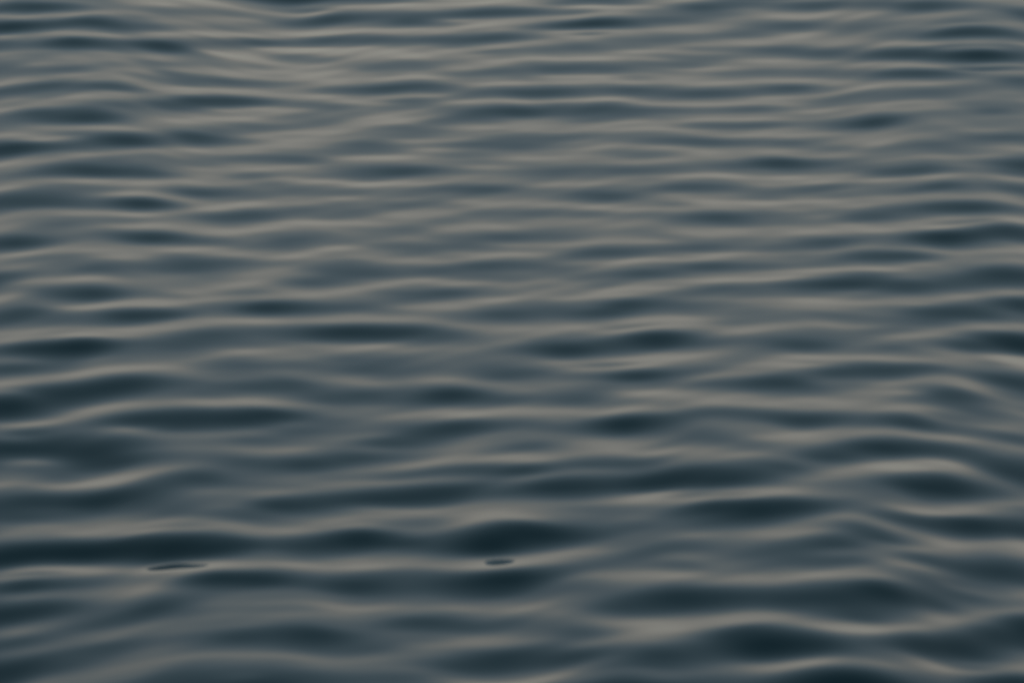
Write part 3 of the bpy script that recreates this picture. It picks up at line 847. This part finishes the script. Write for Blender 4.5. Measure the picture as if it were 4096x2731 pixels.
198,8906,-39 216,8910,-38 239,8908,-33 263,8901,-38 281,8898,-35
137,8879,-34 167,8882,-29
0,8972,22 24,8963,18 42,8924,-3 66,8898,45 84,8884,22 102,8884,14
0,8911,-18 18,8901,-21 42,8884,-20
71,8852,-32 95,8843,-31 119,8853,-33 155,8844,-23
0,8839,46 24,8837,57 48,8826,65 71,8815,106 89,8806,53 112,8789,-5 130,8796,34 154,8796,99 178,8804,121 196,8808,17
208,8850,-2 232,8857,99 250,8846,114 267,8834,238 279,8833,237
245,8875,121 262,8869,100
142,8771,91 165,8776,69
201,8778,10 237,8794,15
0,8772,-40 30,8777,-38 59,8753,-40 94,8728,-54 129,8715,-56 159,8724,-57 182,8718,-45 206,8720,-45
94,8769,-10 112,8760,-10
248,8763,-9 278,8768,-51
82,8700,-4 105,8689,113 140,8689,157 164,8694,52
293,9301,82 318,9302,55
342,9276,-16 386,9285,-35 404,9290,-33
417,9297,49 449,9304,73 474,9316,110 500,9335,153 525,9340,181 551,9345,148 570,9351,130 590,9366,136
456,9330,-42 546,9379,-26
291,9229,-40 309,9227,-35 334,9223,-37 359,9226,-31
372,9250,30 396,9243,58 408,9223,43 424,9219,121 439,9218,95
428,9263,-21 453,9263,-12
308,9189,20 332,9181,30 357,9180,77 375,9181,92 390,9180,49
350,9147,4 374,9151,10
411,9159,-16 444,9189,-38 476,9224,-13 515,9265,-22 547,9279,-14 587,9323,-26
288,9140,9 318,9122,36 361,9121,24 392,9121,68
292,9048,-23 316,9048,-35 346,9052,-35 377,9056,-32 401,9060,-36 420,9081,-19 447,9119,-17 472,9137,-34
449,9166,77 474,9171,82 499,9185,69 524,9194,75 542,9181,129 567,9187,112 580,9188,97
498,9159,57 517,9165,80
457,9087,110 496,9132,138
495,9100,-13 532,9114,10 577,9146,-7
506,9076,40 525,9084,113
284,8982,98 308,8978,102 332,8991,118 357,9003,69 375,9014,98 394,9018,150 412,9023,227 424,9025,226 443,9028,101 455,9023,66 486,9035,123
313,8963,71 331,8966,37
361,8946,45 392,8978,92 416,8978,78
372,8934,78 403,8946,54
282,8914,-30 305,8901,-24 328,8881,-18 352,8872,-24 382,8881,-40 413,8896,-29 444,8920,-30 476,8958,-30 502,8996,-38 528,9029,-37 572,9053,-21
280,8847,189 303,8839,160 327,8828,174 344,8819,146 362,8826,38 392,8835,57 417,8849,62 435,8860,166 460,8879,223 485,8899,221 504,8920,219 524,8965,177 543,8982,95 570,9017,184
515,8908,83 540,8920,29 565,8939,5
290,8777,-37 313,8785,-41 349,8776,-23 378,8768,-17 402,8772,-13 426,8795,6 451,8819,-10 477,8851,-41 514,8872,-41
290,8757,-59 301,8759,-60 319,8764,-61 342,8762,-62
277,8742,-48 300,8736,-43 324,8745,-40 359,8741,-37 389,8752,-18
465,8831,-73 495,8855,220 519,8862,149
463,8813,-7 488,8831,-18 512,8845,-49 543,8862,-21 562,8880,-10
311,8713,84 340,8715,135 364,8717,176 388,8722,110 412,8731,43
443,8766,40 480,8796,37
510,8812,99 541,8825,140 559,8829,164
"""

X0, X1, Y0, Y1 = -1.06, 1.06, 8.5683, 12.2958


def wave_points():
    P = []
    for ln in WAVES.strip().splitlines():
        a = np.array([[float(v) for v in w.split(',')] for w in ln.split()])
        x, y, t = a[:, 0] / 1000, a[:, 1] / 1000, a[:, 2] / 10
        if len(x) == 1:
            P.append(np.c_[x, y, t])
            continue
        n = max(2, int(abs(np.diff(x)).sum() / 0.004) + 1)
        d = np.r_[0, np.cumsum(np.hypot(np.diff(x), np.diff(y) / 3))]
        q = np.linspace(0, d[-1], n)
        P.append(np.c_[np.interp(q, d, x), np.interp(q, d, y), np.interp(q, d, t)])
    return np.concatenate(P)


pts = wave_points()
NX, NY = int((X1 - X0) / 0.006), int((Y1 - Y0) / 0.0045)
DX, DY = (X1 - X0) / (NX - 1), (Y1 - Y0) / (NY - 1)
# the readings are joined up on a logarithmic scale: crests come out rounded and broad, faces steep
glance = np.degrees(np.arctan2(EYE, np.linspace(Y0, Y1, NY)))[:, None]
lean = np.log(np.maximum(2 * pts[:, 2] + np.degrees(np.arctan2(EYE, pts[:, 1])), 0.4))
lean = solve_tilt(pts[:, 0], pts[:, 1], lean, X0, X1, Y0, Y1, NX, NY, 8.0, 3.5, 1e-4, 2.6)
tilt = (np.exp(np.clip(lean, -1.0, 4.2)) - glance) / 2
near, heave = tilt_to_height(tilt, DX, DY, 1.0, 0.012)


def blur(a, d, sigma):
    k = np.arange(-int(3 * sigma / d), int(3 * sigma / d) + 1)
    w = np.exp(-0.5 * (k * d / sigma) ** 2); w /= w.sum()
    p = np.pad(a, ((len(k) // 2, len(k) // 2), (0, 0)), mode='edge')
    c = np.zeros_like(a)
    for i, v in enumerate(w):
        c += v * p[i:i + a.shape[0]]
    return c


swell = blur(blur(near, DY, 0.22).T, DX, 0.22).T      # its slow part, which also runs on beyond the followed water
near = near - swell


def lines(lo, hi, step, coarse, reach, far):
    """Even lines from lo to hi, opening to the coarse step, kept at it for reach metres, then ever wider out to far."""
    def side(run, limit):
        out, s, d = [], step, 0.0
        while d < limit:
            if s < coarse:
                s = min(s * 1.03, coarse)
            elif d > run:
                s = s * 1.09
            d += s
            out.append(d)
        return np.array(out)
    return np.r_[lo - side(reach[0], lo - far[0])[::-1], np.arange(lo, hi, step), hi + side(reach[1], far[1] - hi)]


xs = lines(X0, X1, 0.006, 0.036, (4.0, 4.0), (-9000.0, 9000.0))
ys = lines(Y0, Y1, 0.005, 0.032, (3.5, 5.0), (-3000.0, 14000.0))


def smooth(a):
    a = np.clip(a, 0, 1)
    return a * a * (3 - 2 * a)


RIPPLE = 0.012                              # their mean slope


def open_water(xs, ys):
    """Free ripples of the same size for the water beyond the stretch followed wave by wave."""
    rng = np.random.default_rng(7)
    sx = np.gradient(xs); sy = np.gradient(ys)
    h = np.zeros((len(ys), len(xs)), np.float32)
    for k in range(80):
        wl = 0.085 * (5.0 ** rng.random())
        th = rng.normal(0, 0.48)
        kx, ky = 2 * np.pi / wl * np.sin(th), 2 * np.pi / wl * np.cos(th)
        amp = 0.078 / math.sqrt(80) * math.sqrt(2) / (2 * np.pi / wl)
        fx = smooth((wl / max(abs(np.sin(th)), .05) / (sx * 3)) - 1); fy = smooth((wl / (sy * 3)) - 1)
        ph = rng.random() * 6.283
        h += (amp * fy[:, None] * fx[None, :] * np.sin(ky * ys[:, None] + kx * xs[None, :] + ph)).astype(np.float32)
    return h


def wind_ripples(xs, ys):
    """Very faint short ripples running across the waves, in patches."""
    rng = np.random.default_rng(21)
    sx = np.gradient(xs); sy = np.gradient(ys)
    h = np.zeros((len(ys), len(xs)), np.float32)
    for k in range(36):
        wl = 0.045 * (3.2 ** rng.random())
        th = rng.choice((-0.55, 0.1, 0.75)) + rng.normal(0, 0.16)
        kx, ky = 2 * np.pi / wl * np.sin(th), 2 * np.pi / wl * np.cos(th)
        amp = RIPPLE / math.sqrt(36) * math.sqrt(2) / (2 * np.pi / wl)
        fx = smooth((wl / max(abs(np.sin(th)), .05) / (sx * 5)) - 1); fy = smooth((wl / (sy * 5)) - 1)
        px, py, p0 = rng.uniform(1.5, 4.5), rng.uniform(1.0, 3.0), rng.random() * 6.283
        gust = 0.5 + 0.5 * np.sin(px * xs[None, :] + py * ys[:, None] + p0)
        h += (amp * fy[:, None] * fx[None, :] * gust * np.sin(ky * ys[:, None] + kx * xs[None, :] + rng.random() * 6.283)).astype(np.float32)
    return h


gx = np.clip((xs - X0) / DX, 0, NX - 1.001); gy = np.clip((ys - Y0) / DY, 0, NY - 1.001)
ix, iy = gx.astype(int), gy.astype(int)
fx, fy = (gx - ix)[None, :], (gy - iy)[:, None]


def at(g):
    return (g[np.ix_(iy, ix)] * (1 - fx) * (1 - fy) + g[np.ix_(iy, ix + 1)] * fx * (1 - fy)
            + g[np.ix_(iy + 1, ix)] * (1 - fx) * fy + g[np.ix_(iy + 1, ix + 1)] * fx * fy)


# the followed stretch widens with distance; around it the free ripples take over within a hand's breadth or two
half = 0.0632 * ys[:, None] + 0.035
win = smooth(1 - (np.abs(xs)[None, :] - half) / 0.20)
win = win * (smooth((ys - (Y0 + 0.04)) / 0.17) * smooth((Y1 - 0.13 - ys) / 0.24))[:, None]
# the slow heave runs on beyond the followed water and dies away over a couple of metres
far_x = smooth((xs - X0 + 2.0) / 2.0) * smooth((X1 + 2.0 - xs) / 2.0)
far_y = smooth((ys - Y0 + 2.5) / 2.5) * smooth((Y1 + 2.5 - ys) / 2.5)
lift = (heave[ix] * (1 - fx[0]) + heave[ix + 1] * fx[0])[None, :] * (np.clip(ys, Y0, Y1) - (Y0 + Y1) / 2)[:, None]
lift = (lift + at(swell)) * far_x[None, :] * far_y[:, None]
z = lift + at(near) * win + open_water(xs, ys) * (1 - win) + wind_ripples(xs, ys)
water = grid_mesh('water', xs, ys, z)
water['kind'] = 'structure'
water['label'] = 'calm rippled dark sea water reflecting a pale dusk sky'

mat = bpy.data.materials.new('sea_water')
mat.use_nodes = True
wt = mat.node_tree
bs = wt.nodes['Principled BSDF']
bs.inputs['Base Color'].default_value = (0.0035, 0.0135, 0.0170, 1.0)
bs.inputs['Roughness'].default_value = 0.02
bs.inputs['IOR'].default_value = 1.333
# further out the ripples are too many to model: relief of the same size, coming in where the mesh opens up
geo = wt.nodes.new('ShaderNodeNewGeometry')
off = wt.nodes.new('ShaderNodeVectorMath'); off.operation = 'SUBTRACT'
off.inputs[1].default_value = (0.0, (Y0 + Y1) / 2, 0.0)
sq = wt.nodes.new('ShaderNodeVectorMath'); sq.operation = 'MULTIPLY'
sq.inputs[1].default_value = (1 / 1.6, 1 / 2.9, 0.0)
ln = wt.nodes.new('ShaderNodeVectorMath'); ln.operation = 'LENGTH'
mr = wt.nodes.new('ShaderNodeMapRange')
mr.inputs['From Min'].default_value = 1.0
mr.inputs['From Max'].default_value = 2.6
mp = wt.nodes.new('ShaderNodeMapping'); mp.inputs['Scale'].default_value = (3.0, 7.0, 1.0)
nz = wt.nodes.new('ShaderNodeTexNoise'); nz.inputs['Scale'].default_value = 1.0; nz.inputs['Detail'].default_value = 1.5
bp = wt.nodes.new('ShaderNodeBump'); bp.inputs['Distance'].default_value = 0.045
wt.links.new(geo.outputs['Position'], off.inputs[0])
wt.links.new(off.outputs[0], sq.inputs[0])
wt.links.new(sq.outputs[0], ln.inputs[0])
wt.links.new(ln.outputs['Value'], mr.inputs['Value'])
wt.links.new(geo.outputs['Position'], mp.inputs['Vector'])
wt.links.new(mp.outputs['Vector'], nz.inputs['Vector'])
wt.links.new(nz.outputs['Fac'], bp.inputs['Height'])
wt.links.new(mr.outputs['Result'], bp.inputs['Strength'])
wt.links.new(bp.outputs['Normal'], bs.inputs['Normal'])
water.data.materials.append(mat)

# ------------------------------------------------------------------ the far shore: a low unseen ridge across the bay, its colour paled for haze
rng = np.random.default_rng(3)
az = np.radians(np.linspace(-82, 82, 700))
ring = np.linspace(0, 1, 14)
ridge = np.zeros(len(az))
for k in range(1, 40):
    ridge += rng.normal() * np.sin(k * 1.9 * az * 2 + rng.random() * 6.283) / k ** 1.1
ridge = 15.0 + 2.5 * ridge / ridge.std()
n, m = len(ring), len(az)
prof = np.sin(np.clip(ring * 1.25, 0, 1) * np.pi / 2) * np.where(ring > .8, 1 - (ring - .8) * 2.5, 1)
rad = 1900.0 + 450.0 * ring
co = np.empty((n, m, 3), np.float32)
rough = rng.normal(0, 1.0, (n, m)) * prof[:, None] * 0.5
co[..., 0] = rad[:, None] * np.sin(az)[None, :]
co[..., 1] = rad[:, None] * np.cos(az)[None, :]
co[..., 2] = prof[:, None] * ridge[None, :] + rough - 1.0 * (ring == 0)[:, None]
hills = grid_mesh('hills', np.arange(m, dtype=float), np.arange(n, dtype=float), np.zeros((n, m)))
hills.data.vertices.foreach_set('co', co.ravel())
hills.data.update()
hills['kind'] = 'structure'
hills['label'] = 'low ridge along the far shore, haze put into its pale grey'
hm = bpy.data.materials.new('haze_paled_slope')
hm.use_nodes = True
ht = hm.node_tree
hb = ht.nodes['Principled BSDF']
hn_ = ht.nodes.new('ShaderNodeTexNoise'); hn_.inputs['Scale'].default_value = 0.03; hn_.inputs['Detail'].default_value = 5.0
hg = ht.nodes.new('ShaderNodeNewGeometry')
hr = ht.nodes.new('ShaderNodeValToRGB')
hr.color_ramp.elements[0].color = (0.24, 0.24, 0.20, 1)  # slope tones lightened to stand in for the haze of distance
hr.color_ramp.elements[1].color = (0.36, 0.34, 0.29, 1)
ht.links.new(hg.outputs['Position'], hn_.inputs['Vector'])
ht.links.new(hn_.outputs['Fac'], hr.inputs['Fac'])
ht.links.new(hr.outputs['Color'], hb.inputs['Base Color'])
hb.inputs['Roughness'].default_value = 0.95
hills.data.materials.append(hm)
